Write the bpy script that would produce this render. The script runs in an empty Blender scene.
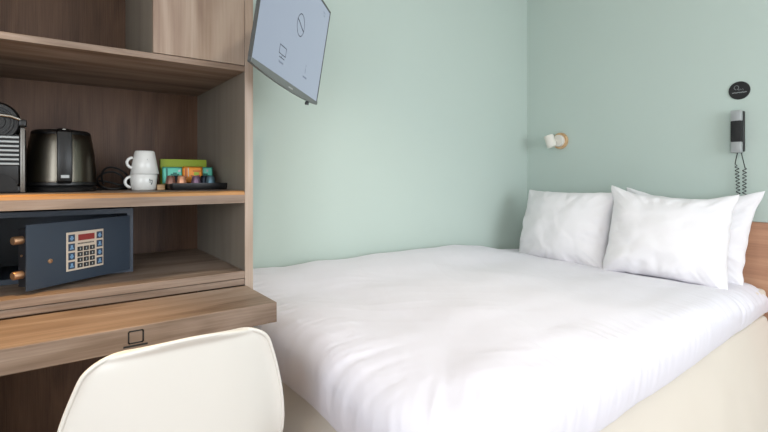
import bpy, bmesh, math, random
from mathutils import Vector, Matrix, Euler, noise
random.seed(3)
C = bpy.context.scene.collection
SC = bpy.context.scene
def sr(r, g, b):
    f = lambda c: (c/255/12.92) if c/255 <= .04045 else ((c/255+.055)/1.055)**2.4
    return (f(r), f(g), f(b), 1)

# ---------------------------------------------------------------- camera, light, exposure
YAW = math.radians(36.2)
EYE = Vector((0, 0, 1.14))
cam_d = bpy.data.cameras.new('camera'); cam = bpy.data.objects.new('camera', cam_d); C.objects.link(cam)
cam.location = EYE; cam.rotation_euler = (math.radians(90), 0, -YAW)
cam_d.sensor_width = 36; cam_d.lens = 462/768*36; cam_d.shift_y = -40/768; cam_d.clip_start = .02
SC.camera = cam
SC.view_settings.view_transform = 'Standard'; SC.view_settings.look = 'None'
SC.view_settings.gamma = 1; SC.view_settings.use_curve_mapping = False
SC.view_settings.exposure = 0.27
w = bpy.data.worlds.new('sky'); SC.world = w; w.use_nodes = True
w.node_tree.nodes['Background'].inputs[0].default_value = (.80, .90, 1, 1)
w.node_tree.nodes['Background'].inputs[1].default_value = 1.5
def area(name, loc, target, sx, sy, power, col):
    d = bpy.data.lights.new(name, 'AREA'); d.shape = 'RECTANGLE'; d.size = sx; d.size_y = sy
    d.energy = power; d.color = col
    o = bpy.data.objects.new(name, d); C.objects.link(o); o.location = loc
    o.rotation_euler = (Vector(target)-Vector(loc)).to_track_quat('-Z', 'Y').to_euler()
    return o
# daylight area lights at unseen windows; the west one placed to light the east wall
area('window_daylight', (1.75, -1.86, 1.40), (1.75, 0, 1.2), 1.5, 1.3, 38, (.90, .94, 1))
area('window_daylight', (-1.21, -.75, 1.40), (0, -.75, 1.25), 1.5, 1.3, 40, (.90, .94, 1))
LAMPS = [((-.30, 1.22), 120), ((1.15, 1.1), 48), ((1.5, -.8), 20)]      # ceiling downlights: place, power

# ---------------------------------------------------------------- materials
MAT = {}
def nodes(name):
    m = bpy.data.materials.new(name); m.use_nodes = True; MAT[name] = m
    return m, m.node_tree, m.node_tree.nodes['Principled BSDF']
def plain(name, col, rough=.5, metal=0, spec=.5, bump=0, bscale=200, var=0, coat=0, sheen=0):
    m, t, b = nodes(name)
    b.inputs['Base Color'].default_value = col; b.inputs['Roughness'].default_value = rough
    b.inputs['Metallic'].default_value = metal; b.inputs['Specular IOR Level'].default_value = spec
    b.inputs['Coat Weight'].default_value = coat; b.inputs['Sheen Weight'].default_value = sheen
    tc = t.nodes.new('ShaderNodeTexCoord'); n = t.nodes.new('ShaderNodeTexNoise')
    n.inputs['Scale'].default_value = bscale; n.inputs['Detail'].default_value = 4
    t.links.new(tc.outputs['Object'], n.inputs['Vector'])
    if bump:
        bp = t.nodes.new('ShaderNodeBump'); bp.inputs['Strength'].default_value = bump; bp.inputs['Distance'].default_value = .002
        t.links.new(n.outputs['Fac'], bp.inputs['Height']); t.links.new(bp.outputs['Normal'], b.inputs['Normal'])
    if var:
        n2 = t.nodes.new('ShaderNodeTexNoise'); n2.inputs['Scale'].default_value = 3; n2.inputs['Detail'].default_value = 3
        t.links.new(tc.outputs['Object'], n2.inputs['Vector'])
        mx = t.nodes.new('ShaderNodeMix'); mx.data_type = 'RGBA'
        mx.inputs['A'].default_value = tuple(c*(1-var) for c in col[:3])+(1,); mx.inputs['B'].default_value = tuple(min(1, c*(1+var)) for c in col[:3])+(1,)
        t.links.new(n2.outputs['Fac'], mx.inputs['Factor']); t.links.new(mx.outputs['Result'], b.inputs['Base Color'])
    return m
def wood(name, dark, mid, light, axis='X', scale=1.0, rough=.5, fine=.35, spec=.4, rings=.35):
    """limed timber: long streaks and fine pores stretched along the grain axis"""
    m, t, b = nodes(name)
    tc = t.nodes.new('ShaderNodeTexCoord')
    def stretched(k, across):
        mp = t.nodes.new('ShaderNodeMapping')
        s = [across*scale]*3; s['XYZ'.index(axis)] = k*scale
        mp.inputs['Scale'].default_value = s
        t.links.new(tc.outputs['Object'], mp.inputs['Vector']); return mp
    a = stretched(1.1, 9); n1 = t.nodes.new('ShaderNodeTexNoise'); n1.inputs['Scale'].default_value = 1; n1.inputs['Detail'].default_value = 5
    n1.inputs['Distortion'].default_value = 1.2; t.links.new(a.outputs[0], n1.inputs['Vector'])
    f = stretched(5, 160); n2 = t.nodes.new('ShaderNodeTexNoise'); n2.inputs['Scale'].default_value = 1; n2.inputs['Detail'].default_value = 3
    t.links.new(f.outputs[0], n2.inputs['Vector'])
    r = stretched(.8, 4.5); n3 = t.nodes.new('ShaderNodeTexNoise'); n3.inputs['Scale'].default_value = 1; n3.inputs['Detail'].default_value = 1
    t.links.new(r.outputs[0], n3.inputs['Vector'])
    ml = t.nodes.new('ShaderNodeMath'); ml.operation = 'MULTIPLY'; ml.inputs[1].default_value = 55; t.links.new(n3.outputs['Fac'], ml.inputs[0])
    sn = t.nodes.new('ShaderNodeMath'); sn.operation = 'SINE'; t.links.new(ml.outputs[0], sn.inputs[0])
    ad = t.nodes.new('ShaderNodeMath'); ad.operation = 'MULTIPLY_ADD'; ad.inputs[1].default_value = rings*.22; t.links.new(sn.outputs[0], ad.inputs[0]); t.links.new(n1.outputs['Fac'], ad.inputs[2])
    m2 = t.nodes.new('ShaderNodeMath'); m2.operation = 'MULTIPLY_ADD'; m2.inputs[1].default_value = fine; t.links.new(n2.outputs['Fac'], m2.inputs[0]); t.links.new(ad.outputs[0], m2.inputs[2])
    m3 = t.nodes.new('ShaderNodeMath'); m3.operation = 'SUBTRACT'; m3.inputs[1].default_value = fine*.5; t.links.new(m2.outputs[0], m3.inputs[0])
    cr = t.nodes.new('ShaderNodeValToRGB'); e = cr.color_ramp.elements
    e[0].position = .28; e[0].color = dark; e[1].position = .74; e[1].color = light
    k = e.new(.5); k.color = mid
    t.links.new(m3.outputs[0], cr.inputs['Fac']); t.links.new(cr.outputs['Color'], b.inputs['Base Color'])
    b.inputs['Roughness'].default_value = rough; b.inputs['Specular IOR Level'].default_value = spec
    bp = t.nodes.new('ShaderNodeBump'); bp.inputs['Strength'].default_value = .15; bp.inputs['Distance'].default_value = .001
    t.links.new(n2.outputs['Fac'], bp.inputs['Height']); t.links.new(bp.outputs['Normal'], b.inputs['Normal'])
    return m
def emit(name, col, s):
    m, t, b = nodes(name)
    b.inputs['Base Color'].default_value = (.02, .02, .02, 1); b.inputs['Roughness'].default_value = .25
    b.inputs['Emission Color'].default_value = col; b.inputs['Emission Strength'].default_value = s
    return m

plain('green_paint', sr(190, 204, 196), .85, spec=.2, bump=.08, bscale=250)
plain('white_paint', sr(232, 230, 224), .9, spec=.2)
wood('floor_wood', sr(96, 72, 52), sr(126, 98, 74), sr(150, 120, 92), 'X', .8)
wood('oak_x', sr(112, 92, 76), sr(144, 124, 108), sr(176, 158, 144), 'X', rings=.12)
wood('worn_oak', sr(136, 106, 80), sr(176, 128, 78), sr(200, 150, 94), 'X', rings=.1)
wood('oak_z', sr(144, 122, 106), sr(164, 144, 127), sr(180, 162, 146), 'Z')
wood('oak_y', sr(130, 122, 111), sr(140, 132, 120), sr(150, 142, 130), 'Z', .6, fine=.25, rings=.05)
wood('back_wood', sr(80, 56, 41), sr(97, 70, 52), sr(112, 83, 62), 'Z', 1.5, fine=.5, rings=.1)
wood('headboard_wood', sr(158, 116, 92), sr(182, 138, 110), sr(198, 156, 126), 'Y', 1, rings=.2)
wood('pale_wood', sr(178, 140, 100), sr(200, 164, 122), sr(214, 182, 142), 'X', 2)
plain('white_plastic', sr(218, 214, 206), .38, spec=.5)
plain('lamp_white', sr(226, 222, 212), .5)
plain('bed_linen', sr(224, 222, 230), .9, spec=.15, bump=.05, bscale=500, sheen=.15)
plain('pillow_linen', sr(232, 230, 232), .9, spec=.15, bump=.05, bscale=500, sheen=.15)
plain('cream_fabric', sr(222, 214, 202), .95, spec=.1, bump=.5, bscale=700, var=.03)
plain('dark_metal', sr(38, 36, 34), .45, metal=.3)
plain('black_plastic', sr(14, 14, 15), .4)
plain('black_matte', sr(26, 26, 27), .7)
plain('brushed_steel', sr(98, 93, 84), .30, metal=1, bump=.1, bscale=60)
plain('chrome', sr(190, 188, 182), .2, metal=1)
plain('machine_grey', sr(120, 117, 112), .35, metal=.6)
plain('silver_plastic', sr(168, 172, 172), .45, metal=.3)
plain('tv_bezel', sr(112, 116, 116), .45, metal=.3)
plain('tv_edge', sr(70, 72, 70), .5)
plain('safe_blue', sr(48, 59, 73), .42, spec=.5, bump=.1, bscale=900)
plain('safe_dark', sr(20, 23, 30), .6)
plain('brass', sr(178, 140, 108), .4, metal=.8)
plain('plate_cream', sr(206, 190, 172), .5)
plain('key_dark', sr(40, 40, 42), .5)
plain('key_blue', sr(46, 62, 84), .5)
plain('key_glyph', sr(120, 160, 195), .5)
plain('led_red', sr(140, 46, 42), .4)
plain('mug_white', sr(226, 226, 222), .25, spec=.6)
plain('ink_grey', sr(110, 116, 116), .6)
plain('ink_black', sr(28, 27, 26), .6)
plain('green_card', sr(134, 152, 30), .6)
plain('teal_paper', sr(96, 190, 168), .5)
plain('teal_dark', sr(26, 96, 84), .5)
plain('orange_paper', sr(232, 146, 48), .5)
plain('orange_dark', sr(170, 88, 30), .5)
plain('lime_print', sr(150, 180, 50), .5)
plain('red_print', sr(196, 60, 50), .5)
for n, c in (('brown', (126, 92, 80)), ('peach', (206, 150, 118)), ('purple', (118, 92, 112)), ('slate', (82, 112, 124)), ('navy', (34, 44, 58))):
    plain('capsule_'+n, sr(*c), .35, metal=.5)
emit('tv_screen', sr(168, 180, 200), .62)
plain('tv_ink', sr(60, 66, 78), .5)
plain('tv_ink_soft', sr(120, 130, 148), .5)
emit('downlight_glow', (1, .82, .6, 1), 4)
m, t, b = nodes('window_glass'); b.inputs['Transmission Weight'].default_value = 1; b.inputs['Roughness'].default_value = 0; b.inputs['IOR'].default_value = 1.45

# ---------------------------------------------------------------- mesh helpers
def rm(p): return Matrix.Translation(p.location) @ p.rotation_euler.to_matrix().to_4x4()
def world(o):
    M = rm(o)
    while o.parent: o = o.parent; M = rm(o) @ M
    return M
def obj(name, bm, mat, parent=None, local=False, smooth=False, loc=None):
    """link one mesh object; the shape is given in world space unless local"""
    me = bpy.data.meshes.new(name)
    bmesh.ops.recalc_face_normals(bm, faces=bm.faces[:]); bm.to_mesh(me); bm.free()
    for mm in (mat if isinstance(mat, (list, tuple)) else [mat]): me.materials.append(MAT[mm])
    o = bpy.data.objects.new(name, me); C.objects.link(o)
    if parent:
        o.parent = parent
        if not local: me.transform(world(parent).inverted())
    elif loc is not None:
        o.location = loc
        if not local: me.transform(Matrix.Translation(loc).inverted())
    if smooth:
        for p in me.polygons: p.use_smooth = True
        if smooth != 'all': me.set_sharp_from_angle(angle=math.radians(smooth if smooth is not True else 40))
    return o
def thing(name, label, cat, loc, rz=0, group=None, rot=None):
    o = bpy.data.objects.new(name, None); C.objects.link(o); o.empty_display_size = .05
    o.location = loc; o.rotation_euler = rot or (0, 0, rz)
    return tag(o, label, cat, group)
def tag(o, label, cat, group=None):
    o['label'] = label; o['category'] = cat
    if group: o['group'] = group
    return o
def struct(name, bm, mat, **k):
    o = obj(name, bm, mat, **k); o['kind'] = 'structure'; return o
def box(bm, x0, x1, y0, y1, z0, z1, bev=0, seg=2, mi=0):
    r = bmesh.ops.create_cube(bm, size=1); vs = r['verts']
    for v in vs: v.co = Vector(((x0+x1)/2+v.co.x*(x1-x0), (y0+y1)/2+v.co.y*(y1-y0), (z0+z1)/2+v.co.z*(z1-z0)))
    fs = list({f for v in vs for f in v.link_faces})
    if bev:
        es = list({e for v in vs for e in v.link_edges})
        rr = bmesh.ops.bevel(bm, geom=es, offset=bev, segments=seg, affect='EDGES', profile=.5)
        fs = rr['faces']
    if mi:
        for f in fs: f.material_index = mi
    return bm
def B(*a, **k): return box(bmesh.new(), *a, **k)
def lathe(bm, prof, M=None, n=32, cap=True, mi=0):
    """revolve (radius, height) pairs about local z"""
    M = M or Matrix(); rings = []
    for r, z in prof:
        rings.append([bm.verts.new(M @ Vector((r*math.cos(2*math.pi*k/n), r*math.sin(2*math.pi*k/n), z))) for k in range(n)])
    for a, b_ in zip(rings, rings[1:]):
        for k in range(n):
            f = bm.faces.new((a[k], a[(k+1) % n], b_[(k+1) % n], b_[k])); f.material_index = mi
    if cap:
        for rg, s in ((rings[0], -1), (rings[-1], 1)):
            f = bm.faces.new(rg[::s]); f.material_index = mi
    return bm
def tube(bm, pts, r, n=8, closed=False, M=None):
    pts = [Vector(p) for p in pts]; rings = []; N = len(pts); up = None
    for i, p in enumerate(pts):
        a = pts[(i-1) % N] if (closed or i) else p; c = pts[(i+1) % N] if (closed or i < N-1) else p
        d = (c-a).normalized()
        if up is None:
            up = d.orthogonal().normalized()
        else:
            up = (up-d*up.dot(d)).normalized()
        s = d.cross(up); rr = r[i] if isinstance(r, (list, tuple)) else r
        rings.append([bm.verts.new((M @ q) if M else q) for q in [p+(up*math.cos(2*math.pi*k/n)+s*math.sin(2*math.pi*k/n))*rr for k in range(n)]])
    for i in range(N if closed else N-1):
        a, b_ = rings[i], rings[(i+1) % N]
        for k in range(n): bm.faces.new((a[k], a[(k+1) % n], b_[(k+1) % n], b_[k]))
    if not closed: bm.faces.new(rings[0][::-1]); bm.faces.new(rings[-1])
    return bm
def extrude_poly(bm, pts, y0, y1, M=None, mi=0):
    """prism of an (x, z) outline between two depths"""
    a = [bm.verts.new(Vector((x, y0, z))) for x, z in pts]; c = [bm.verts.new(Vector((x, y1, z))) for x, z in pts]
    if M:
        for v in a+c: v.co = M @ v.co
    n = len(pts)
    fs = [bm.faces.new(a), bm.faces.new(c[::-1])]+[bm.faces.new((a[i], c[i], c[(i+1) % n], a[(i+1) % n])) for i in range(n)]
    for f in fs: f.material_index = mi
    return bm
def AT(loc, rx=0, ry=0, rz=0): return Matrix.Translation(loc) @ Euler((rx, ry, rz)).to_matrix().to_4x4()
def nz(x, y, z=0): return noise.noise(Vector((x, y, z)))
def sm(a, b, x):
    t = max(0, min(1, (x-a)/(b-a))); return t*t*(3-2*t)
P2 = math.pi/2

# ---------------------------------------------------------------- the room
XL, XR, YB, YW, H = -1.25, 2.99, -1.9, 2.22, 2.6
struct('floor', B(XL, XR, YB, YW, -.1, 0), 'floor_wood')
struct('ceiling', B(XL, XR, YB, YW, H, H+.1), 'white_paint')
struct('wall_north', B(XL-.1, XR+.1, YW, YW+.12, -.1, H+.1), 'green_paint')
struct('wall_east', B(XR, XR+.12, YB-.12, YW, -.1, H+.1), 'green_paint')
WZ0, WZ1 = .7, 2.1
def window_wall(name, axis, at0, at1, s0, s1, o0, o1, idx):
    def b_(bm, a, c, z0, z1, d0=at0, d1=at1):
        box(bm, a, c, d0, d1, z0, z1) if axis == 'x' else box(bm, d0, d1, a, c, z0, z1)
    wb = bmesh.new()
    b_(wb, s0, s1, -.1, WZ0); b_(wb, s0, s1, WZ1, H+.1); b_(wb, s0, o0, WZ0, WZ1); b_(wb, o1, s1, WZ0, WZ1)
    struct(name, wb, 'white_paint')
    fb = bmesh.new(); m0, m1 = at0+.02, at0+.07
    b_(fb, o0, o0+.05, WZ0, WZ1, m0, m1); b_(fb, o1-.05, o1, WZ0, WZ1, m0, m1); b_(fb, o0+.05, o1-.05, WZ0, WZ0+.05, m0, m1); b_(fb, o0+.05, o1-.05, WZ1-.05, WZ1, m0, m1)
    struct('window_%d' % idx, fb, 'white_paint')
window_wall('wall_south', 'x', YB-.12, YB, XL, XR, .95, 2.55, 1)
window_wall('wall_west', 'y', XL-.12, XL, YB-.12, YW, -1.55, .05, 2)
struct('baseboard_east', B(XR-.015, XR, YB, .6, 0, .08, bev=.003), 'white_paint')
struct('baseboard_south', B(XL, XR-.015, YB, YB+.015, 0, .08, bev=.003), 'white_paint')
for i, ((x, y), p) in enumerate(LAMPS):
    t = thing('ceiling_downlight', ['small round ceiling downlight above the desk shelves', 'small round ceiling downlight above the bed', 'small round ceiling downlight beside the window wall'][i], 'ceiling light', (x, y, H))
    obj('trim_ring', lathe(bmesh.new(), [(.045, 0), (.06, 0), (.058, -.006), (.045, -.008)], AT((x, y, H-.0005)), 32, False), 'white_paint', t, smooth=True)
    obj('lens', lathe(bmesh.new(), [(.045, -.001), (.045, -.003)], AT((x, y, H)), 32), 'downlight_glow', t)
    d = bpy.data.lights.new('downlight_bulb', 'SPOT'); d.shadow_soft_size = .04; d.spot_size = math.radians(50 if i == 0 else 110); d.spot_blend = .8; d.energy = p; d.color = (1, .60, .22) if i == 0 else (1, .86, .70)
    l = bpy.data.objects.new('downlight_bulb', d); C.objects.link(l); l.parent = t; l.location = (0, 0, -.012)

# ---------------------------------------------------------------- shelf unit
CX0, CX1, CY0, CY1 = -.40, .587, 1.58, 2.215
ZT = 2.35; TH = .029
su = thing('shelf_unit', 'tall open wooden shelf unit with greyish brown boards standing against the green wall', 'shelving', (CX0, CY0, 0))
# side panels, boards
obj('side_panel', B(CX1-TH, CX1, CY0+.003, CY1, 0, ZT, bev=.001), 'oak_y', su)
obj('edge_strip', B(CX1-TH, CX1, CY0, CY0+.0029, 0, ZT, bev=.0008), 'oak_z', su)
obj('side_panel', B(CX0, CX0+TH, CY0, CY1, 0, ZT, bev=.0015), 'oak_y', su)
ix0, ix1 = CX0+TH, CX1-TH
obj('top_board', B(ix0, ix1, CY0, CY1, ZT-.03, ZT, bev=.0015), 'oak_x', su)
obj('shelf', B(ix0, ix1, CY0+.001, CY1-.012, 1.503, 1.522, bev=.0015), 'oak_x', su)
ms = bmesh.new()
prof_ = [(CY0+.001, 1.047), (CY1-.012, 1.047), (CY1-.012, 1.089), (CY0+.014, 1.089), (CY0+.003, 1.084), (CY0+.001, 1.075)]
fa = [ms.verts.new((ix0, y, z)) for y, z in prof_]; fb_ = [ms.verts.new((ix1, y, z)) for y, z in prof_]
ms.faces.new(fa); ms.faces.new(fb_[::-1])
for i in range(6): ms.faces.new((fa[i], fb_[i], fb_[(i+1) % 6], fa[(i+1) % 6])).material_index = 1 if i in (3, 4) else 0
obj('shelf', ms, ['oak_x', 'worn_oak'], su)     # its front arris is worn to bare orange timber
obj('shelf', B(ix0, ix1, CY0+.001, CY1-.012, .7855, .810, bev=.0015), 'oak_x', su)
obj('rail', B(ix0, ix1, CY0+.003, CY1-.012, .7625, .7835, bev=.0015), 'oak_x', su)
bp = bmesh.new(); box(bp, ix0, ix1, CY1-.010, CY1, .02, ZT-.03)
n = 140
for k in range(n):      # fine vertical ribs of the back panel
    x = ix0+(k+.5)*(ix1-ix0)/n
    box(bp, x-.0021, x+.0021, CY1-.0115, CY1-.0095, .02, ZT-.031)
obj('back_panel', bp, 'back_wood', su)
obj('divider_panel', B(.269, .288, CY0+.022, CY1-.012, 1.5225, ZT-.0305), 'oak_y', su)
cd = obj('cupboard_door', B(.269, ix1-.001, CY0+.001, CY0+.021, 1.524, ZT-.032, bev=.001), 'oak_z', su)
obj('door_pull', B(.285, .297, CY0-.018, CY0+.001, 1.86, 1.98, bev=.003), 'dark_metal', cd)

# ---------------------------------------------------------------- desk
dk = thing('desk', 'thick wooden desk board under the shelf unit with a black laptop symbol on its edge', 'desk', (0, 1.32, 0))
DY = 1.314
obj('desktop', B(CX0, .562, DY, CY0-.002, .700, .760, bev=.002), 'oak_x', dk)
obj('support_panel', B(CX0, CX0+.03, DY+.02, CY0-.002, 0, .6995, bev=.002), 'oak_y', dk)
# laptop symbol on the front edge
EY = DY-.0008
def stroke_loop(bm, pts, wd, M=None, y0=EY, y1=DY+.001, closed=True):
    n = len(pts)
    for i in range(n if closed else n-1):
        a = Vector((pts[i][0], 0, pts[i][1])); c = Vector((pts[(i+1) % n][0], 0, pts[(i+1) % n][1]))
        d = (c-a); 
        if d.length < 1e-6: continue
        d.normalize(); s = Vector((-d.z, 0, d.x))*wd/2; a2 = a-d*wd*.35; c2 = c+d*wd*.35
        extrude_poly(bm, [((a2+s).x, (a2+s).z), ((c2+s).x, (c2+s).z), ((c2-s).x, (c2-s).z), ((a2-s).x, (a2-s).z)], y0, y1, M)
    return bm
def rrect(x0, x1, z0, z1, r, k=5):
    out = []
    for cx, cz, a0 in ((x1-r, z1-r, 0), (x0+r, z1-r, 90), (x0+r, z0+r, 180), (x1-r, z0+r, 270)):
        for i in range(k+1):
            a = math.radians(a0+90*i/k); out.append((cx+r*math.cos(a), cz+r*math.sin(a)))
    return out
ic = bmesh.new()
def ray(x, y):
    u = (x-384)/462; v = (y-176)/462
    return math.sin(YAW)+u*math.cos(YAW), math.cos(YAW)-u*math.sin(YAW), -v
def onY(x, y, Y):
    a, b_, c = ray(x, y); t = Y/b_; return a*t, EYE.z+c*t
ax, az = onY(128.6, 330, DY); bx_, bz = onY(143.2, 341, DY)
stroke_loop(ic, rrect(ax, bx_, .7185, .7485, .0035), .0034)
x0, _ = onY(124, 347, DY); x1, _ = onY(147, 343, DY)
stroke_loop(ic, [(x0, .7115), (x1, .7115)], .0045, closed=False)
obj('laptop_symbol', ic, 'ink_black', dk)

# ---------------------------------------------------------------- bed
BX0, BX1, BY0, BY1 = .665, 2.935, .738, 2.205
bed = thing('bed', 'wide double bed with cream fabric base and brown wooden headboard', 'bed', ((BX0+BX1)/2, (BY0+BY1)/2, 0))
def soft_box(x0, x1, y0, y1, z0, z1, bulge, rad, res=.03, namp=.003, seed=0):
    """upholstered block: rounded corners, bulging sides, slight sag folds"""
    bm = bmesh.new(); rad = min(rad, (z1-z0)/2.01)
    per = []; 
    def add(xa, ya, xb, yb):
        L = math.hypot(xb-xa, yb-ya); k = max(1, int(L/res))
        for i in range(k): per.append((xa+(xb-xa)*i/k, ya+(yb-ya)*i/k))
    r = rad*1.2
    add(x0+r, y0, x1-r, y0)
    for cx, cy, a0 in ((x1-r, y0+r, -90), (x1-r, y1-r, 0), (x0+r, y1-r, 90), (x0+r, y0+r, 180)):
        for i in range(6):
            a = math.radians(a0+90*i/6); per.append((cx+r*math.cos(a), cy+r*math.sin(a)))
        if a0 == -90: add(x1, y0+r, x1, y1-r)
        if a0 == 0: add(x1-r, y1, x0+r, y1)
        if a0 == 90: add(x0, y1-r, x0, y0+r)
    mx, my = (x0+x1)/2, (y0+y1)/2; prof = []
    for i in range(6): a = P2*i/5; prof.append((-rad*(1-math.sin(a)), z0+rad*(1-math.cos(a))))
    for i in range(1, 6):
        s = i/6; prof.append((bulge*math.sin(math.pi*s), z0+rad+(z1-z0-2*rad)*s))
    for i in range(6): a = P2*i/5; prof.append((-rad*(1-math.cos(a)), z1-rad*(1-math.sin(a))))
    rings = []
    for off, z in prof:
        rg = []
        for x, y in per:
            o2 = off+namp*nz(x*5+seed, y*5, z*9)*2
            nx = 1 if x > x1-r else (-1 if x < x0+r else 0); ny = 1 if y > y1-r else (-1 if y < y0+r else 0)
            v = Vector((nx, ny)).normalized()*o2 if (nx or ny) else Vector((0, 0))
            rg.append(bm.verts.new((x+v.x, y+v.y, z)))
        rings.append(rg)
    n = len(per)
    for a, c in zip(rings, rings[1:]):
        for k in range(n): bm.faces.new((a[k], a[(k+1) % n], c[(k+1) % n], c[k]))
    bm.faces.new(rings[0][::-1]); bm.faces.new(rings[-1])
    return bm
bb_ = soft_box(BX0, BX1, BY0, BY1, .004, .435, .004, .012, namp=.004)
for v in bb_.verts:          # the skirt flares a little towards the floor
    k = (1-v.co.z/.435)
    if v.co.y < BY0+.05: v.co.y -= .110*k+.004*nz(v.co.x*9, v.co.z*2, 4)*k
    if v.co.x < BX0+.05: v.co.x -= .03*k
obj('bed_base', bb_, 'cream_fabric', bed, smooth=True)
obj('mattress', soft_box(BX0+.004, BX1, BY0+.004, BY1, .436, .57, .006, .02, namp=.003, seed=7), 'cream_fabric', bed, smooth=True)
obj('headboard', B(2.950, 2.988, .30, 1.93, .12, .902, bev=.004), 'headboard_wood', bed)

# duvet draped over the mattress
def duvet():
    bm = bmesh.new()
    X0, Y0 = .605, .640            # hanging plan edge at the foot and the near side
    R, FL = .085, .13
    hx, hy = 2.93, 2.195           # head end, wall side
    cx0, cy0 = X0+R+FL, Y0+R+FL
    ARC = R*P2; ST = .10; E = FL+ARC+ST
    d = .0105
    nxn = int((hx-(cx0-E))/d); nyn = int((hy-(cy0-E))/d)
    grid = []
    for i in range(nxn+1):
        row = []
        for j in range(nyn+1):
            p = cx0-E+(hx-cx0+E)*i/nxn; q = cy0-E+(hy-cy0+E)*j/nyn
            c = Vector((max(p, cx0), max(q, cy0))); o = Vector((p, q))-c; L = o.length
            n = o.normalized() if L > 1e-9 else Vector((0, 0))
            Lc = min(L, E+.02)
            if Lc < FL: out, dn = Lc, 0
            else:
                l = Lc-FL
                if l < ARC: a = l/R; out, dn = FL+R*math.sin(a), R*(1-math.cos(a))
                else:
                    l -= ARC; out = FL+R-.15*l*l/ST; dn = R+l
            x = c.x+n.x*out; y = c.y+n.y*out
            ztop = .634+.030*sm(2.35, 1.4, x)+.034*sm(1.65, 2.1, y)*sm(2.85, 2.1, x)-.018*sm(cx0+.1, cx0-FL, p)-.02*sm(cy0+.15, cy0-FL, q)
            ztop += .015*nz(x*2.2, y*2.2, 3.1)+.010*nz(x*4.5+3, y*4.5, 1.7)
            De = FL-L if L > 0 else FL+min(p-cx0, q-cy0)      # distance inwards from the roll
            ztop += .010*math.exp(-((De-.07)/.07)**2)-.010*math.exp(-((De-.27)/.09)**2)*sm(2.4, 1.6, x)
            ztop += .022*math.exp(-((x-2.1)/.40)**2)*sm(1.75, 2.1, y)
            z = ztop-dn
            # drift of the hanging edge towards the head
            y += .050*(x-1.2)*(1 if x > 1.2 else .2)*sm(1.9, .9, y)
            # roll down at the wall and at the pillows
            z -= .05*sm(2.14, 2.195, y)**2+.022*sm(2.35, 2.6, x)+.02*sm(2.88, 2.93, x)
            # folds: across the edge, strongest on the roll
            s = p-q if (p < cx0 and q < cy0) else (p if q < cy0 else -q)
            edge = (math.exp(-((L-FL-.05)/.13)**2) if L > 0 else math.exp(-((FL+.05)/.13)**2))*(.40+.90*sm(-.15, .35, nz(s*2.6, 3.3, 40)))
            dE = min(p-cx0, q-cy0) if L == 0 else 0
            if dE > 0: edge *= math.exp(-(dE/.10)**2)
            g = nz(s*15+L*2, L*1.4, 5)+.6*nz(s*34+L*5, L*3, 9)
            rid = 1-abs(nz(s*11+2.5*L+4, L*2.2, 2))*2.4
            disp = edge*(.0040*g+.0060*nz(s*40+L*3, L*1.6, 15)+.0060*max(0, 1-abs(nz(s*19+L*3, L*2.0, 25))*3.2)**2+.0035*max(0, rid)**3-.003)
            # long soft creases over the top, radiating from the foot
            wv = x*.55+y*.85+.10*nz(x*3, y*3, 8)
            cr = max(0, 1-abs(nz(wv*9, (x-y)*1.1, 12))*3.2)**2
            disp += .0018*cr*sm(.02, .45, 1-abs(nz(x*1.7, y*1.7, 20))*2)*(.35+.65*sm(1.9, .9, x))
            wv2 = x*.9-y*.5
            disp += .0010*max(0, 1-abs(nz(wv2*12, (x+y)*1.5, 32))*3)**2
            zz = n*disp
            k = sm(FL, FL+ARC, L)
            v = Vector((x+zz.x*k, y+zz.y*k, z+disp*(1-k*.8)))
            v.z += .045*sm(1.9, 2.9, x)*sm(.02, .16, dn)*(1 if y < 1.0 else 0)
            v.z = max(v.z, .455)
            row.append(bm.verts.new(v))
        grid.append(row)
    for i in range(nxn):
        for j in range(nyn):
            bm.faces.new((grid[i][j], grid[i+1][j], grid[i+1][j+1], grid[i][j+1]))
    return bm
du = obj('duvet', duvet(), 'bed_linen', smooth='all', loc=(1.7, 1.4, .6))
mod = du.modifiers.new('thick', 'SOLIDIFY'); mod.thickness = .018; mod.offset = -1
mod = du.modifiers.new('sub', 'SUBSURF'); mod.levels = 1; mod.render_levels = 1
tag(du, 'puffy white duvet spread over the bed with its edge hanging down', 'duvet')

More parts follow.
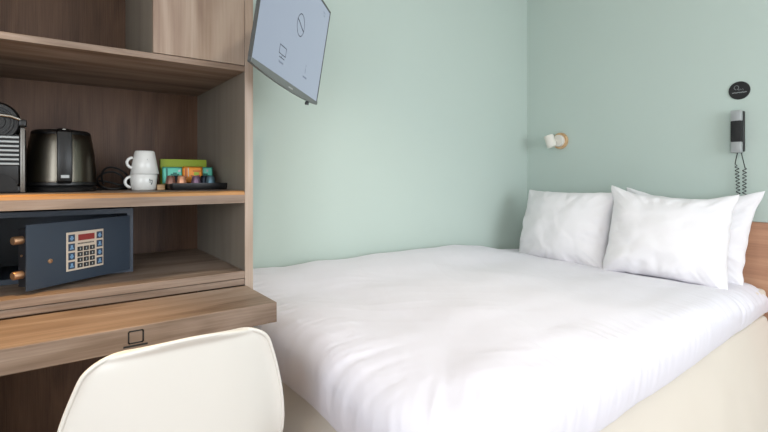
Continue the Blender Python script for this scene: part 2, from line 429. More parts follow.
# pillows
def pillow(name, label, w_, h_, T, loc, rot, seed, sag=0, ears=(1, 1, 1, 1), group='white pillows at the head of the bed', taper=0):
    """local: x width, z height, y thickness, base at z=0"""
    bm = bmesh.new(); n = 56; F_, K_ = {}, {}
    for side in (-1, 1):
        for i in range(n+1):
            for j in range(n+1):
                u = math.sin((i/n*2-1)*P2); v = math.sin((j/n*2-1)*P2)
                rimv = i in (0, n) or j in (0, n)
                if rimv and side == 1: K_[i, j] = F_[i, j]; continue
                eu = (1-u*u); ev = (1-v*v)
                ear = ears[(1 if u > 0 else 0)+(2 if v > 0 else 0)]
                x = w_/2*u*(1-.035*ev)*(1+taper*v); z = h_/2*v*(1-.04*eu)
                cor = sm(.55, 1, abs(u))*sm(.55, 1, abs(v))
                x += math.copysign(.012*ear*cor, u); z += math.copysign(.014*ear*cor, v)
                th = T/2*(eu**.42)*(ev**.42)
                wr = nz(u*2.2+seed, v*2.2, side*3)*.014+nz(u*5+seed, v*5, side*5)*.003
                ang = math.atan2(v, u)
                rad = max(abs(u), abs(v))
                rf = (nz(ang*8+seed, rad*1.5, side)*.008+nz(ang*19+seed, rad*2, side)*.008)*sm(.60, .9, rad)*sm(1.0, .93, rad)
                cr = max(0, 1-abs(nz(u*2+v*1.3+seed*2, v*1.2-u*.8, side*2))*7)**2*.0025
                th += (wr+rf-cr)*min(1, (eu*ev)**.3*1.6)
                th = max(th, .0)
                y = side*th
                z += h_/2 
                # weight: fuller at the base, gently bowed
                y *= 1+.22*(1-z/h_)
                y += .03*(u*u)*.6
                z -= sag*(1-u*u)*sm(.4, 1, z/h_)
                x += .007*nz(v*5+seed, u*2, 7); z += .006*nz(u*6+seed, v*2, 9)
                (F_ if side == -1 else K_)[i, j] = bm.verts.new((x, y, z))
    for i in range(n):
        for j in range(n):
            for D in (F_, K_):
                vs = [D[i, j], D[i+1, j], D[i+1, j+1], D[i, j+1]]
                if D is K_: vs = vs[::-1]
                try: bm.faces.new(vs)
                except ValueError: pass
    o = obj(name, bm, 'pillow_linen', smooth='all', loc=(0, 0, 0), local=True)
    o.location = loc; o.rotation_euler = rot
    tag(o, label, 'pillow', group)
    m_ = o.modifiers.new('sub', 'SUBSURF'); m_.levels = 1; m_.render_levels = 1
    return o
rz = math.radians(-90)    # local -y (front) faces the foot of the bed
R_ = math.radians
pillow('pillow', 'white pillow standing in the corner of the green walls, left end of the row', .62, .47, .20, (2.57, 1.695, .588), (R_(-15), 0, rz+R_(-3)), 1.3, ears=(.3, .5, .6, .6))
pillow('pillow', 'white pillow standing in front of the others, in the middle of the row', .56, .475, .19, (2.55, 1.083, .608), (R_(-20), R_(3), rz+R_(13)), 5.1, sag=.03, ears=(.6, .6, 1.8, 1.2))
pillow('pillow', 'white pillow leaning on the wooden headboard, partly hidden behind the middle pillow', .61, .47, .15, (2.79, 1.10, .592), (R_(-12), R_(2), rz+R_(2)), 9.7, sag=.03, ears=(.6, .4, .9, 2.2), taper=.05)

# ---------------------------------------------------------------- chair
def chair():
    t = thing('shell_chair', 'white plastic shell chair with its back turned, pushed up to the wooden desk', 'chair', (.2325, 1.10, 0))
    cx = .2235
    rows = []
    # (half width, y, z, wrap, lip) from the top of the back down into the seat and out to the front edge
    prof = []
    HW = [(.820, .158), (.790, .172), (.74, .187), (.68, .205), (.62, .219), (.56, .226), (.50, .226), (.44, .229)]
    def hwz(z):
        for (za, a_), (zb, b_) in zip(HW, HW[1:]):
            if z >= zb: k = (za-z)/(za-zb); return a_+(b_-a_)*k
        return HW[-1][1]
    def sq(z): # smooth the polyline, round the upper corners
        v = sum(hwz(min(.82, z+dz)) for dz in (-.03, -.02, -.01, 0, .01, .02, .03))/7
        t_ = (.820-z)/.040
        return v if t_ >= 1 else v-.056*(1-math.sqrt(max(0, 1-(1-t_)**2)))
    for i in range(11):
        z = .820-.05*(1-math.cos(P2*i/10)); prof.append((sq(z), .945+(.82-z)*.06, z, .036+(.82-z)*.12))
    for z in (.75, .73, .71, .69, .665, .64, .61, .58, .55, .52):
        prof.append((sq(z), .945+(.82-z)*.06+max(0, .60-z)**2*1.6, z, .036+(.82-z)*.12))
    prof += [(.227, 1.02, .490, .080), (.229, 1.05, .463, .10), (.230, 1.095, .446, .09), (.229, 1.15, .438, .07), (.228, 1.22, .432, .05),
             (.226, 1.29, .433, .035), (.220, 1.34, .436, .025), (.205, 1.375, .434, .012), (.175, 1.395, .426, .0), (.13, 1.405, .418, 0)]
    bm = bmesh.new(); NU = 28; G = []
    for k, (hw, y, z, wp) in enumerate(prof):
        # blend of back (wrap towards +y) and seat (wrap towards +z)
        s = sm(.53, .44, z) if k > 8 else 0
        row = []
        for i in range(NU+1):
            u = i/NU*2-1
            c = abs(u)**2.6
            lip = -.013*max(sm(.90, 1, abs(u))*(1-s), sm(.800, .820, z) if k < 11 else 0)
            yy = y+wp*c*(1-s)+lip
            zz = z+wp*c*s*1.3
            tp = -.013*(u*u)*sm(.70, .82, z)+.008*sm(.5, .7, z) if k < 21 else 0
            row.append(bm.verts.new((cx+hw*u, yy, zz+tp)))
        G.append(row)
    for a, c in zip(G, G[1:]):
        for i in range(NU): bm.faces.new((a[i], a[i+1], c[i+1], c[i]))
    edge = [v.co.copy() for v in G[0]]+[r[-1].co.copy() for r in G[1:]]+[v.co.copy() for v in G[-1][-2::-1]]+[r[0].co.copy() for r in G[-2:0:-1]]
    sh = obj('seat_shell', bm, 'white_plastic', t, smooth='all')
    md = sh.modifiers.new('thick', 'SOLIDIFY'); md.thickness = .005; md.offset = 0
    md = sh.modifiers.new('sub', 'SUBSURF'); md.levels = 1; md.render_levels = 2
    obj('rim', tube(bmesh.new(), edge, .0042, 8, True), 'white_plastic', t, smooth='all')
    fr = bmesh.new()
    for sx in (-1, 1):
        tube(fr, [(cx+sx*.13, 1.12, .425), (cx+sx*.16, 1.10, .36)], .006); tube(fr, [(cx+sx*.13, 1.29, .420), (cx+sx*.16, 1.31, .36)], .006)
    tube(fr, [(cx-.16, 1.10, .36), (cx+.16, 1.31, .36)], .005); tube(fr, [(cx+.16, 1.10, .36), (cx-.16, 1.31, .36)], .005)
    obj('under_frame', fr, 'dark_metal', t, smooth=True)
    for sx in (-1, 1):
        for (ya, yb) in ((1.10, 1.03), (1.31, 1.39)):
            obj('leg', tube(bmesh.new(), [(cx+sx*.155, ya, .40), (cx+sx*.225, yb, .001)], [.015, .010], 14), 'pale_wood', t, smooth=True)
    return t
chair()

# ---------------------------------------------------------------- television
TC = EYE + (Vector((.5863415, 1.2156996, 1.55493436))-EYE)*1.25
tv = thing('television', 'flat grey television on a swivel arm beside the shelf unit, screen lit pale blue', 'television', TC)
tv.rotation_mode = 'XYZ'
Rm = (Matrix.Rotation(.80780794, 3, 'Z') @ Matrix.Rotation(.15057539, 3, 'X') @ Matrix.Rotation(.02479729, 3, 'Y'))
tv.rotation_euler = Rm.to_euler('XYZ')
TW, TH_ = .70, .70/1.72; a, c = TW/2, TH_/2
bz_ = bmesh.new()
box(bz_, -a+.005, -a+.010, 0, .0095, -c, c); box(bz_, a-.007, a, 0, .0095, -c, c); box(bz_, -a+.010, a-.007, 0, .0095, c-.008, c)
obj('bezel', bz_, 'tv_edge', tv, local=True)
# bottom strip with a downward bow
pts = [(-a+.005, -c+.014), (a, -c+.012)]+[(a-(2*a-.005)*i/24, -c-.012*math.sin(math.pi*i/24)**.8) for i in range(25)]
bs = extrude_poly(bmesh.new(), pts, -.002, .0095)
bo = obj('bottom_strip', bs, 'tv_bezel', tv, local=True)
lg = bmesh.new(); box(lg, -.022, .022, -.0028, -.0018, -c-.004, -c+.001)
obj('maker_mark', lg, 'silver_plastic', bo, local=True)
obj('sensor', lathe(bmesh.new(), [(.008, 0), (.008, .012), (.005, .014)], AT((a*.70, .010, -c-.020)), 16), 'black_plastic', tv, local=True)
so = obj('screen', B(-a+.010, a-.007, .0015, .009, -c+.014, c-.008), 'tv_screen', tv, local=True)
obj('back_cover', B(-a+.03, a-.03, .0095, .024, -c+.02, c-.02, bev=.005, seg=3), 'black_plastic', tv, local=True, smooth=True)
obj('rear_housing', B(-a*.55, a*.55, .026, .060, -c*.72, c*.62, bev=.015, seg=3), 'black_plastic', tv, local=True, smooth=True)
MW = world(tv)
# swivel arm between the television and the side of the shelf unit
hub = MW @ Vector((0, .058, 0))
arm = bmesh.new(); wp_ = Vector((CX1+.016, 1.80, hub.z)); tube(arm, [hub, hub+Vector((-.02, .07, 0)), wp_], .014, 12)
obj('swivel_arm', arm, 'black_plastic', tv, smooth=True)
obj('wall_plate', B(CX1, CX1+.014, 1.75, 1.85, hub.z-.09, hub.z+.09, bev=.003), 'black_plastic', tv)
# picture on the screen, found by shooting pixels onto the screen plane
def on_tv(px, py):
    a_, b_, c_ = ray(px, py); d = Vector((a_, b_, c_)); inv = MW.inverted(); o_ = inv @ EYE; dd = inv.to_3x3() @ d
    k = (.0013-o_.y)/dd.y; q = o_+dd*k; return q.x, q.z
def tvs(bm, pts, wd, closed=False): return stroke_loop(bm, pts, wd, None, .0012, .0016, closed)
cxs, czs = on_tv(301, 25.2); ex = on_tv(301, 12.2)[1]-czs
rr_ = abs(ex)*.98
pic = bmesh.new()
tvs(pic, [(cxs+rr_*math.cos(2*math.pi*i/40), czs+rr_*math.sin(2*math.pi*i/40)) for i in range(40)], .0032, True)
tvs(pic, [(cxs-rr_+2*rr_*i/16, czs+.28*rr_*math.cos(math.pi*i/16)) for i in range(17)], .0042)
obj('round_emblem', pic, 'tv_ink', so, local=True)
lp = bmesh.new(); l0 = on_tv(280.3, 44); l1 = on_tv(287, 48); l2 = on_tv(281.5, 53.5)
hx_ = abs(l1[0]-l0[0])*.5; mxx = (l0[0]+l1[0])/2; hx_ *= .8; zt = (l0[1]+l1[1])/2-.002; zb = zt-.028
tvs(lp, [(mxx-hx_*1.2, zb), (mxx+hx_*1.2, zb), (mxx+hx_*1.2, zt), (mxx-hx_*1.2, zt)], .0028, True)
tvs(lp, [(mxx-.002, zb), (mxx-.002, zb-.010)], .003); tvs(lp, [(mxx-hx_*.9, zb-.011), (mxx+hx_*.9, zb-.011)], .003)
obj('monitor_symbol', lp, 'tv_ink', so, local=True)
tx = bmesh.new()
for q in range(5): tvs(tx, [(mxx-.022+q*.009, zb-.026), (mxx-.018+q*.009, zb-.026)], .006)
obj('monitor_caption', tx, 'tv_ink_soft', so, local=True)
fx, fz = on_tv(305, 75)
tx = bmesh.new()
for q in range(4): tvs(tx, [(fx-.022+q*.012, fz-.010), (fx-.016+q*.012, fz-.010)], .006)
obj('information_caption', tx, 'tv_ink_soft', so, local=True)
tx = bmesh.new(); tvs(tx, [(fx-.004, fz+.006), (fx-.004, fz+.024)], .004); tvs(tx, [(fx-.004, fz+.032), (fx-.003, fz+.036)], .005)
obj('information_symbol', tx, 'tv_ink_soft', so, local=True)
gx, gz = on_tv(324.5, 14); tx = bmesh.new()
tvs(tx, [(gx-.016, gz+.004), (gx+.014, gz+.004)], .0035); tvs(tx, [(gx-.010, gz-.008), (gx+.014, gz-.008)], .003)
obj('corner_caption', tx, 'tv_ink_soft', so, local=True)

# ---------------------------------------------------------------- safe, door ajar
SX0, SX1, SYF, SYB, SZ0, SZ1 = -.19, .243, 1.80, 2.14, .8105, 1.029
sf = thing('hotel_safe', 'dark blue steel safe with its keypad door hanging open on the shelf', 'safe', (SX0, SYF, SZ0))
sh_ = bmesh.new(); wt = .006
box(sh_, SX0, SX1, SYF, SYB, SZ1-wt, SZ1); box(sh_, SX0, SX1, SYF, SYB, SZ0, SZ0+wt)
box(sh_, SX0, SX0+wt, SYF, SYB, SZ0+wt, SZ1-wt); box(sh_, SX1-wt, SX1, SYF, SYB, SZ0+wt, SZ1-wt); box(sh_, SX0+wt, SX1-wt, SYB-wt, SYB, SZ0+wt, SZ1-wt)
box(sh_, SX0+wt, SX1-wt, SYF, SYF+.004, SZ1-wt-.010, SZ1-wt); box(sh_, SX0+wt, SX1-wt, SYF, SYF+.004, SZ0+wt, SZ0+wt+.010)
box(sh_, SX1-wt-.012, SX1-wt, SYF, SYF+.004, SZ0+wt+.010, SZ1-wt-.010)
obj('casing', sh_, 'safe_blue', sf)
# door: hinge line at the right, swung towards the viewer
hx0, hy0 = .229, 1.797
dang = math.atan2(1.614-hy0, -.046-hx0)          # direction of the open door from its hinge
DL = math.hypot(1.614-hy0, -.046-hx0)
dM = AT((hx0, hy0, 0), rz=dang+math.pi)          # local x runs towards the hinge, local -y is the outer face
dz0, dz1 = .821, 1.005
db = box(bmesh.new(), -DL, 0, -.006, 0, dz0, dz1, bev=.001)
bmesh.ops.transform(db, matrix=dM, verts=db.verts[:]); dr = obj('door', db, 'safe_blue', sf)
ib = box(bmesh.new(), -DL+.003, -.04, .0002, .034, dz0+.010, dz1-.012, bev=.001)
ibm = dM
bmesh.ops.transform(ib, matrix=dM, verts=ib.verts[:]); obj('lock_case', ib, 'safe_dark', dr)
for z in (.866, .962):
    bo_ = lathe(bmesh.new(), [(.0115, 0), (.0115, .022), (.0100, .0245)], dM @ AT((-DL+.003, .018, z), ry=-P2), 20)
    obj('locking_bolt', bo_, 'brass', dr, smooth=True)
obj('locking_stud', lathe(bmesh.new(), [(.003, 0), (.003, .003)], dM @ AT((-DL+.003, .018, .918), ry=-P2), 12), 'brass', dr, smooth=True)
def on_door(px, py):
    inv = dM.inverted(); o_ = inv @ EYE; dd = inv.to_3x3() @ Vector(ray(px, py)); k = (-.006-o_.y)/dd.y; q = o_+dd*k; return q.x, q.z
kx, kz = on_door(50, 261)
obj('keyhole_plug', lathe(bmesh.new(), [(.0065, -.0002), (.0065, .0025), (.0035, .003), (.0032, .001)], dM @ AT((kx, -.006, kz), rx=P2), 20), 'brass', dr, smooth=True)
p0 = on_door(66, 234); p1 = on_door(103, 227.5); p2 = on_door(66, 272.5); p3 = on_door(103, 264)
kx0, kx1 = p0[0], p1[0]; kz1 = (p0[1]+p1[1])/2; kz0 = (p2[1]+p3[1])/2
def dbox(bm, x0, x1, z0, z1, y0, y1, b_=0):
    bb = box(bmesh.new(), x0, x1, y0, y1, z0, z1, bev=b_); me = bpy.data.meshes.new('t'); bb.to_mesh(me); bb.free(); me.transform(dM); bm.from_mesh(me); bpy.data.meshes.remove(me); return bm
KW, KH = kx1-kx0, kz1-kz0
fx_ = lambda s: kx0+KW*s
fz_ = lambda s: kz1-KH*s
obj('keypad_plate', dbox(bmesh.new(), kx0, kx1, kz0, kz1, -.0080, -.0062, .0006), 'plate_cream', dr)
obj('display', dbox(bmesh.new(), fx_(.30), fx_(.74), fz_(.24), fz_(.08), -.0088, -.0078), 'led_red', dr)
def key(name, mats, x0, x1, z0, z1, marks):
    bm = dbox(bmesh.new(), fx_(x0), fx_(x1), fz_(z1), fz_(z0), -.0094, -.0078, .0004)
    n0 = len(bm.faces)
    for (a_, b_, c_, d_) in marks: dbox(bm, fx_(a_), fx_(b_), fz_(d_), fz_(c_), -.0098, -.0092)
    bm.faces.ensure_lookup_table()
    for f in bm.faces[n0:]: f.material_index = 1
    obj(name, bm, mats, dr)
for r in range(4):
    for q in range(3):
        x = .28+q*.165; z = .40+r*.145
        key('number_key', ['key_dark', 'silver_plastic'], x, x+.135, z, z+.115, [(x+.055, x+.082, z+.03, z+.085)])
for cx_ in (.045, .80):
    for r in range(4):
        z = .06+r*.235
        key('function_key', ['key_blue', 'key_glyph'], cx_, cx_+.165, z, z+.185, [(cx_+.055, cx_+.11, z+.04, z+.15), (cx_+.035, cx_+.13, z+(.11 if r % 2 else .08), z+(.15 if r % 2 else .12))])
kd = bmesh.new()
for q in range(12):
    dbox(kd, fx_(.29+q*.037), fx_(.315+q*.037), fz_(.335), fz_(.30), -.0083, -.0079)
obj('printed_line', kd, 'ink_black', dr)

# ---------------------------------------------------------------- on the middle shelf
SZ = 1.0893
# kettle
def kettle():
    kx_, ky_ = .042, 1.86
    t = thing('electric_kettle', 'squat brushed steel electric kettle with a black handle facing out on the shelf', 'kettle', (kx_, ky_, SZ), rz=math.radians(0))
    obj('power_base', lathe(bmesh.new(), [(.078, 0), (.098, .002), (.100, .012), (.094, .020)], AT((kx_, ky_, SZ)), 48), 'black_plastic', t, smooth=True)
    prof = [(.096, .021), (.0985, .026), (.098, .04), (.096, .08), (.092, .124), (.087, .160), (.082, .184), (.077, .191), (.04, .193)]
    body = obj('body', lathe(bmesh.new(), prof, AT((kx_, ky_, SZ)), 64), 'brushed_steel', t, smooth=True)
    obj('lid', lathe(bmesh.new(), [(.0830, .184), (.0815, .192), (.075, .198), (.04, .202), (.006, .203)], AT((kx_, ky_, SZ)), 48), 'black_plastic', t, smooth=True)
    obj('bottom_band', lathe(bmesh.new(), [(.0965, .0205), (.0998, .022), (.0998, .030), (.0985, .031)], AT((kx_, ky_, SZ)), 64, False), 'black_plastic', t, smooth=True)
    # handle strip bowed off the body, turned to the viewer
    d = Vector((EYE.x-kx_, EYE.y-ky_, 0)).normalized(); ang = math.atan2(d.y, d.x)+math.radians(4)
    M = AT((kx_, ky_, SZ), rz=ang)
    hb = bmesh.new(); path = [(.074, .190), (.090, .193), (.104, .185), (.114, .150), (.119, .11), (.119, .07), (.113, .040), (.094, .032)]
    W_ = .0200; rings = []
    for i, (r, z) in enumerate(path):
        a_ = Vector(path[max(0, i-1)]); c_ = Vector(path[min(len(path)-1, i+1)]); dd = (c_-a_).normalized(); nn = Vector((dd.y, -dd.x))*.0075
        rg = []
        for q in range(12):
            an = 2*math.pi*q/12; cx_ = math.copysign(abs(math.cos(an))**.5, math.cos(an)); sx_ = math.copysign(abs(math.sin(an))**.5, math.sin(an))
            rg.append(hb.verts.new(M @ Vector((r+nn.x*cx_, W_*sx_, z+nn.y*cx_))))
        rings.append(rg)
    for a_, c_ in zip(rings, rings[1:]):
        for q in range(12): hb.faces.new((a_[q], a_[(q+1) % 12], c_[(q+1) % 12], c_[q]))
    hb.faces.new(rings[0]); hb.faces.new(rings[-1][::-1])
    hn = obj('handle', hb, 'black_plastic', t, smooth=True)
    obj('switch', box_tr(M, .115, .1275, -.011, .011, .044, .054), 'silver_plastic', hn)
    obj('lid_button', box_tr(M, .090, .098, -.004, .004, .193, .199), 'chrome', t)
    return t
def box_tr(M, *a, bev=.001):
    bb = box(bmesh.new(), *a, bev=bev); bmesh.ops.transform(bb, matrix=M, verts=bb.verts[:]); return bb
kettle()
# power cord coiled on the shelf beside the kettle
cp = []
for i in range(90):
    s = i/89; a_ = s*2.6*2*math.pi
    r = .050+.012*math.sin(a_*.7)
    cp.append((.195+r*math.cos(a_)*.9, 1.925+r*.55*math.sin(a_), SZ+.0045+(.020+.022*s)*(1+math.sin(a_))*min(1, s*5)))
cp = [(.135, 1.885, SZ+.006), (.15, 1.895, SZ+.0045)]+cp
tag(obj('power_cord', tube(bmesh.new(), cp, .0036, 8), 'black_plastic', smooth=True, loc=(.195, 1.925, SZ)), 'black power cord coiled between the kettle and the white mugs', 'cord')

# mugs
def mug(loc, rz_, flip, prof_h, r_top, r_bot, label, base_z):
    t = thing('mug', label, 'mug', loc, group='stacked white mugs')
    M = AT((loc[0], loc[1], base_z), rx=math.pi if flip else 0) if flip else AT((loc[0], loc[1], base_z))
    h = prof_h
    pr = [(r_bot*.55, .0015), (r_bot*.9, 0), (r_bot, .004), (r_bot+(r_top-r_bot)*.5, h*.5), (r_top, h-.001), (r_top-.0015, h), (r_top-.0035, h-.001), (r_bot+(r_top-r_bot)*.5-.0035, h*.5), (r_bot-.004, .007), (.001, .006)]
    bd = obj('cup', lathe(bmesh.new(), pr, M, 48), 'mug_white', t, smooth='all')
    hd = bmesh.new(); pts = []
    for i in range(13):
        a_ = math.radians(-80+160*i/12); pts.append((r_bot+(r_top-r_bot)*.5-.004+.021*math.cos(a_), 0, h*.52+.019*math.sin(a_)))
    Mr = M @ AT((0, 0, 0), rz=rz_)
    rings = []
    for i, p in enumerate(pts):
        a_ = Vector(pts[max(0, i-1)]); c_ = Vector(pts[min(12, i+1)]); d = (c_-a_).normalized(); nn = Vector((d.z, 0, -d.x))
        rings.append([hd.verts.new(Mr @ (Vector(p)+nn*.0050*math.cos(2*math.pi*q/10)+Vector((0, .0070*math.sin(2*math.pi*q/10), 0)))) for q in range(10)])
    for a_, c_ in zip(rings, rings[1:]):
        for q in range(10): hd.faces.new((a_[q], a_[(q+1) % 10], c_[(q+1) % 10], c_[q]))
    hd.faces.new(rings[0]); hd.faces.new(rings[-1][::-1])
    obj('handle', hd, 'mug_white', t, smooth='all')
    return t, M
MX, MY = .283, 1.845
view = math.atan2(-MY, -MX)
def curved_print(parent, marks, R0, R1, h, zbase, sgn):
    bm = bmesh.new()
    for (da, z0, z1, wa) in marks:      # angle from the view direction, heights, angular width
        def P(a_, z, off):
            r = R0+(R1-R0)*(z/h); r += off; an = view+a_
            return Vector((MX+r*math.cos(an), MY+r*math.sin(an), zbase+sgn*z))
        a0, a1 = da-wa/2, da+wa/2
        v = [P(a0, z0, .0006), P(a1, z0, .0006), P(a1, z1, .0006), P(a0, z1, .0006), P(a0, z0, -.0012), P(a1, z0, -.0012), P(a1, z1, -.0012), P(a0, z1, -.0012)]
        v = [bm.verts.new(q) for q in v]
        for f in ((0, 1, 2, 3), (7, 6, 5, 4), (0, 4, 5, 1), (1, 5, 6, 2), (2, 6, 7, 3), (3, 7, 4, 0)): bm.faces.new([v[q] for q in f])
    return obj('print', bm, 'ink_grey', parent)
hl = math.radians(-90)
lm, M1 = mug((MX, MY, SZ), view-math.radians(78), False, .057, .0445, .040, 'white mug standing upright with a second mug turned over on it', SZ)
um, M2 = mug((MX+.003, MY, SZ+.0575), math.radians(360)-view+math.radians(78), True, .083, .0465, .0325, 'white mug turned upside down on top of the other mug', SZ+.0575+.083)
curved_print(lm, [(.55, .034, .037, .30), (.50, .028, .031, .16), (.62, .020, .027, .10), (.45, .036, .041, .06), (.68, .024, .034, .05)], .040, .0445, .057, SZ, 1)
curved_print(um, [(.55, .030, .033, .55), (.60, .036, .039, .42), (.85, .050, .062, .10), (.75, .066, .070, .16)], .0325, .0465, .083, SZ+.1405, -1)

# tray with sachets and capsules
tx0, tz_ = .35, SZ
tY = 1.80
tr = thing('serving_tray', 'low black oblong tray holding tea sachets and coffee capsules', 'tray', (.468, 1.82, SZ), rz=0)
tb = bmesh.new(); pts = rrect(-.112, .097, -.050, .050, .020)
lathe_pts = []
a0 = [tb.verts.new((x, y, 0)) for x, y in [(p*.96, q*.92) for p, q in pts]]; a1 = [tb.verts.new((x, y, .012)) for x, y in pts]
a2 = [tb.verts.new((x, y, .025)) for x, y in pts]; a3 = [tb.verts.new((x*.965, y*.92, .025)) for x, y in pts]; a4 = [tb.verts.new((x*.955, y*.9, .0225)) for x, y in pts]
for p_, q_ in ((a0, a1), (a1, a2), (a2, a3), (a3, a4)):
    for i in range(len(pts)): tb.faces.new((p_[i], p_[(i+1) % len(pts)], q_[(i+1) % len(pts)], q_[i]))
tb.faces.new(a0[::-1]); tb.faces.new(a4)
obj('tray_body', tb, 'black_plastic', tr, local=True, smooth=30)
tag(obj('wooden_block', B(.325, .352, 1.835, 1.875, SZ, SZ+.020, bev=.002), 'pale_wood', loc=(.338, 1.855, SZ)), 'small pale wooden block lying behind the left end of the black tray', 'block')
def slab(bm, x0, x1, z0, z1, y, th, lean, M=None):
    bb = box(bmesh.new(), x0, x1, -th/2, th/2, z0, z1, bev=.0005)
    bmesh.ops.transform(bb, matrix=AT((0, y, 0)) @ AT((0, 0, z0), rx=lean) @ AT((0, 0, -z0)), verts=bb.verts[:])
    me = bpy.data.meshes.new('t'); bb.to_mesh(me); bb.free(); bm.from_mesh(me); bpy.data.meshes.remove(me); return bm
def pxx(px, Y): return onY(px, 180, Y)[0]
def pz(px, py, Y): return onY(px, py, Y)[1]
gc = thing('tea_box', 'flat lime green tea box standing behind the sachets', 'box', (.44, 1.893, SZ))
obj('carton', slab(bmesh.new(), pxx(160, 1.89), pxx(206, 1.89), SZ, pz(183, 159.5, 1.89), 1.892, .018, 0), 'green_card', gc)
def sachet(name, x0, x1, ztop, y, mat, marks, label, crimp):
    t = thing(name, label, 'sachet', ((x0+x1)/2, y, SZ+.023), group='tea sachets on the black tray')
    z0 = SZ+.023; lean = -.10
    bm = bmesh.new(); n = 8; F_ = {}
    for s in (-1, 1):
        for i in range(n+1):
            for j in range(n+1):
                u = i/n*2-1; v = j/n*2-1; e = (i in (0, n) or j in (0, n))
                if e and s == 1: F_[s, i, j] = F_[-1, i, j]; continue
                F_[s, i, j] = bm.verts.new(((x0+x1)/2+u*(x1-x0)/2, s*.0035*(1-u*u)*(1-v*v)**.6, (z0+ztop)/2+v*(ztop-z0)/2))
    for i in range(n):
        for j in range(n):
            for s in (-1, 1):
                vs = [F_[s, i, j], F_[s, i+1, j], F_[s, i+1, j+1], F_[s, i, j+1]]
                bm.faces.new(vs if s < 0 else vs[::-1])
    L = AT((0, y, 0)) @ AT((0, 0, z0), rx=lean) @ AT((0, 0, -z0))
    bmesh.ops.transform(bm, matrix=L, verts=bm.verts[:])
    pk = obj('packet', bm, mat, t, smooth='all')
    wS, hS = x1-x0, ztop-z0
    groups = {}
    for (u0, u1, v0, v1, m_) in marks: groups.setdefault(m_, []).append((u0, u1, v0, v1))
    for m_, L_ in groups.items():
        b2 = bmesh.new()
        for (u0, u1, v0, v1) in L_:
            box(b2, x0+wS*u0, x0+wS*u1, -.0043, -.0022, z0+hS*v0, z0+hS*v1)
        bmesh.ops.transform(b2, matrix=L, verts=b2.verts[:]); obj('print', b2, m_, t)
    return t
sY = 1.845
zt_ = pz(180, 167, sY)
tm = [(.30, .90, .42, .50, 'teal_dark'), (.38, .80, .50, .58, 'teal_dark'), (.50, .68, .58, .66, 'teal_dark'), (.74, .86, .70, .82, 'silver_plastic'), (.18, .24, .30, .92, 'teal_dark'), (.28, .80, .30, .40, 'teal_dark')]
sachet('tea_sachet', pxx(162.5, sY), pxx(183.5, sY), zt_, sY, 'teal_paper', tm, 'turquoise tea sachet at the left end of the tray beside the mugs', 1)
om = [(.12, .20, .30, .90, 'orange_dark'), (.26, .30, .40, .92, 'plate_cream'), (.55, .80, .48, .66, 'lime_print'), (.68, .84, .40, .50, 'red_print'), (.40, .55, .40, .48, 'orange_dark'), (.5, .9, .70, .76, 'orange_dark')]
sachet('tea_sachet', pxx(182.5, sY-.008), pxx(203, sY-.008), pz(190, 166.5, sY-.008), sY-.008, 'orange_paper', om, 'orange tea sachet standing between two turquoise ones', 1)
tm2 = [(.1, .70, .42, .50, 'teal_dark'), (.2, .55, .50, .60, 'teal_dark'), (.45, .60, .70, .84, 'silver_plastic'), (.15, .5, .30, .40, 'teal_dark')]
sachet('tea_sachet', pxx(201, sY+.006), pxx(213, sY+.006), pz(207, 167, sY+.006), sY+.006, 'teal_paper', tm2, 'turquoise tea sachet at the right, partly behind the orange one', 1)
for px, mt, lb in ((170.5, 'brown', 'brown coffee capsule at the left end of the tray'), (181.5, 'peach', 'copper coffee capsule on the tray beside the orange sachet'), (196, 'purple', 'purple coffee capsule in front of the orange sachet'), (210.5, 'slate', 'grey blue coffee capsule at the right end of the tray'), (176, 'navy', 'dark blue coffee capsule behind the brown and copper ones'), (204, 'navy', 'dark blue coffee capsule behind the purple and grey blue ones')):
    yy = 1.796 if mt != 'navy' else 1.824
    x = pxx(px, yy)
    c0 = obj('coffee_capsule', lathe(bmesh.new(), [(.0175, 0), (.0175, .0015), (.0148, .002), (.0135, .010), (.0118, .021), (.0085, .025), (.003, .0255)], AT((x, yy, SZ+.0227 if mt != 'navy' else SZ+.0227), rx=0) @ Matrix.Scale(1.16, 4), 28), 'capsule_'+mt, smooth=True, loc=(x, yy, SZ+.0227))
    tag(c0, lb, 'capsule', 'coffee capsules on the black tray')

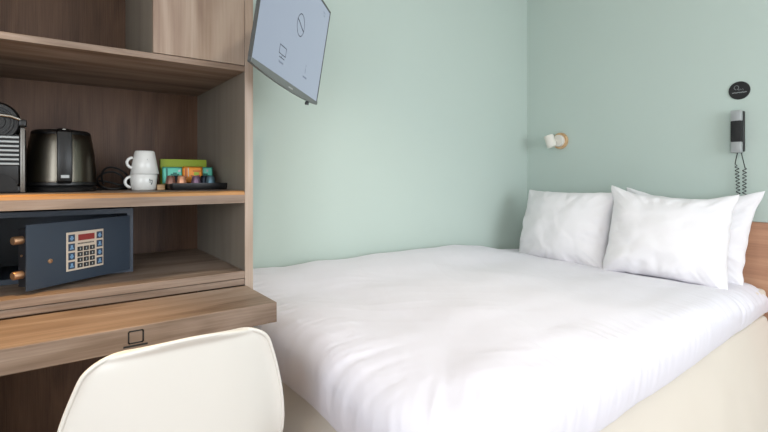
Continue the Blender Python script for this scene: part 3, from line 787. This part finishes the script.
# coffee machine, cut by the left edge of the frame
def machine():
    Y = 1.72
    t = thing('coffee_machine', 'black capsule coffee machine with a ribbed silver side at the left end of the shelf', 'coffee machine', (-.17, Y+.06, SZ))
    xr = onY(19.5, 150, Y)[0]; xc = onY(25, 150, Y)[0]
    zf = lambda py: onY(12, py, Y)[1]
    X0 = xr-.23
    z_top = zf(135); z_mid = zf(166); zbot = SZ
    obj('base', B(X0, xr+.002, Y+.004, Y+.115, zbot, zbot+.022, bev=.004), 'black_plastic', t, smooth=True)
    obj('body', B(X0, xr-.001, Y+.006, Y+.110, zbot+.022, z_top+.004, bev=.006), 'black_plastic', t, smooth=True)
    rb = bmesh.new(); box(rb, X0+.05, xr, Y+.002, Y+.006, z_mid, z_top, mi=1)
    for f in rb.faces: f.material_index = 1
    k = 7
    for i in range(k):
        z = z_mid+(z_top-z_mid)*(i+.5)/k; hh = (z_top-z_mid)/k*.24
        box(rb, X0+.052, xr-.001, Y-.003, Y+.002, z-hh, z+hh, bev=.001)
    obj('ribbed_side', rb, ['silver_plastic', 'black_matte'], t)
    ar = []
    for i in range(17):
        a_ = math.pi*i/16; ar.append((xr-.075+.072*math.cos(a_), zbot+.006+.058*math.sin(a_)**.8))
    obj('drip_recess', extrude_poly(bmesh.new(), ar, Y+.0015, Y+.0065), 'black_matte', t)
    obj('front_column', B(xr+.001, xc, Y, Y+.10, zbot+.002, zf(127), bev=.003), 'machine_grey', t, smooth=True)
    hxx = onY(-5, 126, Y)[0]; hz = onY(0, 121.5, Y)[1]; R = .058
    Mh = AT((hxx, Y+.11, hz), rx=P2)
    obj('head_drum', lathe(bmesh.new(), [(R*.9, 0), (R, .006), (R, .100), (R*.95, .106), (R*.93, .107), (R*.90, .104), (R*.74, .104), (R*.72, .108), (R*.62, .108), (R*.60, .104), (R*.40, .104), (R*.38, .108), (.002, .108)], Mh, 56), 'black_plastic', t, smooth=True)
    lv = bmesh.new(); za = zf(116.5)
    tube(lv, [(hxx-.05, Y-.006, za+.004), (hxx, Y-.008, za+.003), (hxx+.035, Y-.008, za), (xr+.003, Y-.004, za-.009)], .0042, 10)
    lvr = obj('lever', lv, 'chrome', t, smooth=True)
    obj('lever_knob', B(xr-.002, xc+.004, Y-.012, Y+.03, za-.028, za-.008, bev=.004), 'black_plastic', lvr, smooth=True)
    return t
machine()

# ---------------------------------------------------------------- on the head wall
def onX(px, py, X=XR):
    a_, b_, c_ = ray(px, py); t_ = X/a_; return b_*t_, EYE.z+c_*t_
# reading lamp
ly, lz = onX(561, 141)
wl = thing('wall_reading_lamp', 'small white reading lamp on a round pale wooden plate on the green wall', 'wall lamp', (XR, ly, lz))
WM = lambda y, z: AT((XR, y, z), ry=-P2)      # local z points into the room
obj('back_plate', lathe(bmesh.new(), [(.058, 0), (.058, .016), (.055, .019)], WM(ly, lz), 40), 'pale_wood', wl, smooth=True)
obj('mount_disc', lathe(bmesh.new(), [(.042, .019), (.042, .040), (.039, .043)], WM(ly, lz), 36), 'lamp_white', wl, smooth=True)
hc = Vector((XR-.085, ly+.030, lz-.004))
axd = Vector((-.10, .30, 1)).normalized()
q = axd.to_track_quat('Z', 'Y').to_matrix().to_4x4()
hp = lathe(bmesh.new(), [(.001, -.036), (.026, -.036), (.031, -.042), (.034, -.042), (.034, .040), (.031, .043), (.001, .043)], Matrix.Translation(hc) @ q, 36, False)
obj('lamp_head', hp, 'lamp_white', wl, smooth=True)
obj('pivot', tube(bmesh.new(), [(XR-.042, ly+.012, lz), hc], .009, 12), 'lamp_white', wl, smooth=True)

# telephone
py_, _ = onX(739, 130); zt1 = onX(739, 111)[1]; zb1 = onX(739, 153)[1]
ph = thing('wall_telephone', 'slim black and silver telephone hanging on the green wall above the pillows', 'telephone', (XR, py_, (zt1+zb1)/2))
hw = .024
Hh = zt1-zb1
obj('cradle', B(XR-.022, XR, py_-hw-.004, py_+hw-.004, zb1+.006, zt1-.004, bev=.004), 'black_plastic', ph, smooth=True)
hs = obj('handset_grip', B(XR-.050, XR-.0225, py_-hw, py_+hw, zb1+Hh*.26, zt1-Hh*.25, bev=.004), 'black_matte', ph, smooth=True)
obj('earpiece', B(XR-.050, XR-.0225, py_-hw, py_+hw, zt1-Hh*.25, zt1, bev=.004), 'silver_plastic', ph, smooth=True)
obj('mouthpiece', B(XR-.050, XR-.0225, py_-hw, py_+hw, zb1, zb1+Hh*.26, bev=.004), 'silver_plastic', ph, smooth=True)
# coiled cord: out of the handset, down behind the pillow and back up
def coil(y0, y1, z0, z1, turns, r):
    pts = []
    N = turns*9
    for i in range(N+1):
        s = i/N; a_ = 2*math.pi*turns*s
        pts.append((XR-.020+r*math.cos(a_), y0+(y1-y0)*s+r*math.sin(a_), z0+(z1-z0)*s))
    return pts
zc0 = onX(740, 166)[1]; zc1 = .93
cpts = [(XR-.035, py_-.004, zb1+.001), (XR-.03, py_+.004, zb1-.03), (XR-.024, py_+.010, zc0+.01)] + coil(py_+.004, py_-.008, zc0, zc1, 14, .0080) + [(XR-.02, py_-.012, zc1-.012)] + coil(py_-.028, py_-.030, zc1, zc0-.012, 13, .0080) + [(XR-.02, py_-.028, zc0+.01), (XR-.014, py_-.018, zb1-.02), (XR-.010, py_-.012, zb1+.008)]
obj('coiled_cord', tube(bmesh.new(), cpts, .0021, 6), 'black_plastic', ph, smooth=True)

# round black sign above it
gy, gz_ = onX(739.5, 90.5)
sg_ = thing('wall_sign', 'round black sign with a white telephone symbol above the telephone', 'sign', (XR, gy, gz_))
obj('sign_disc', lathe(bmesh.new(), [(.048, 0), (.048, .004), (.047, .005)], WM(gy, gz_), 48), 'black_matte', sg_, smooth=True)
# symbol: handset loop, trailing cord and a line of writing
GM = AT((XR-.0052, gy, gz_), rz=-P2)          # local x to the viewer's right, z up, -y into the room
sy = bmesh.new()
hd_ = [(-.012+.010*math.cos(math.radians(a_)), .016+.011*math.sin(math.radians(a_))) for a_ in range(-60, 270, 20)]
stroke_loop(sy, hd_, .0034, GM, -.0006, .0004, False)
wv_ = [(-.008+i*.0016, .004+.0035*math.sin(i*1.0)*(1-i/30)) for i in range(18)]
stroke_loop(sy, wv_, .0026, GM, -.0006, .0004, False)
for i in range(11):
    stroke_loop(sy, [(-.030+i*.0058, -.012+.0008*(i % 3)), (-.0265+i*.0058, -.012+.0008*((i+1) % 3))], .004, GM, -.0006, .0004, False)
obj('sign_lettering', sy, 'silver_plastic', sg_)
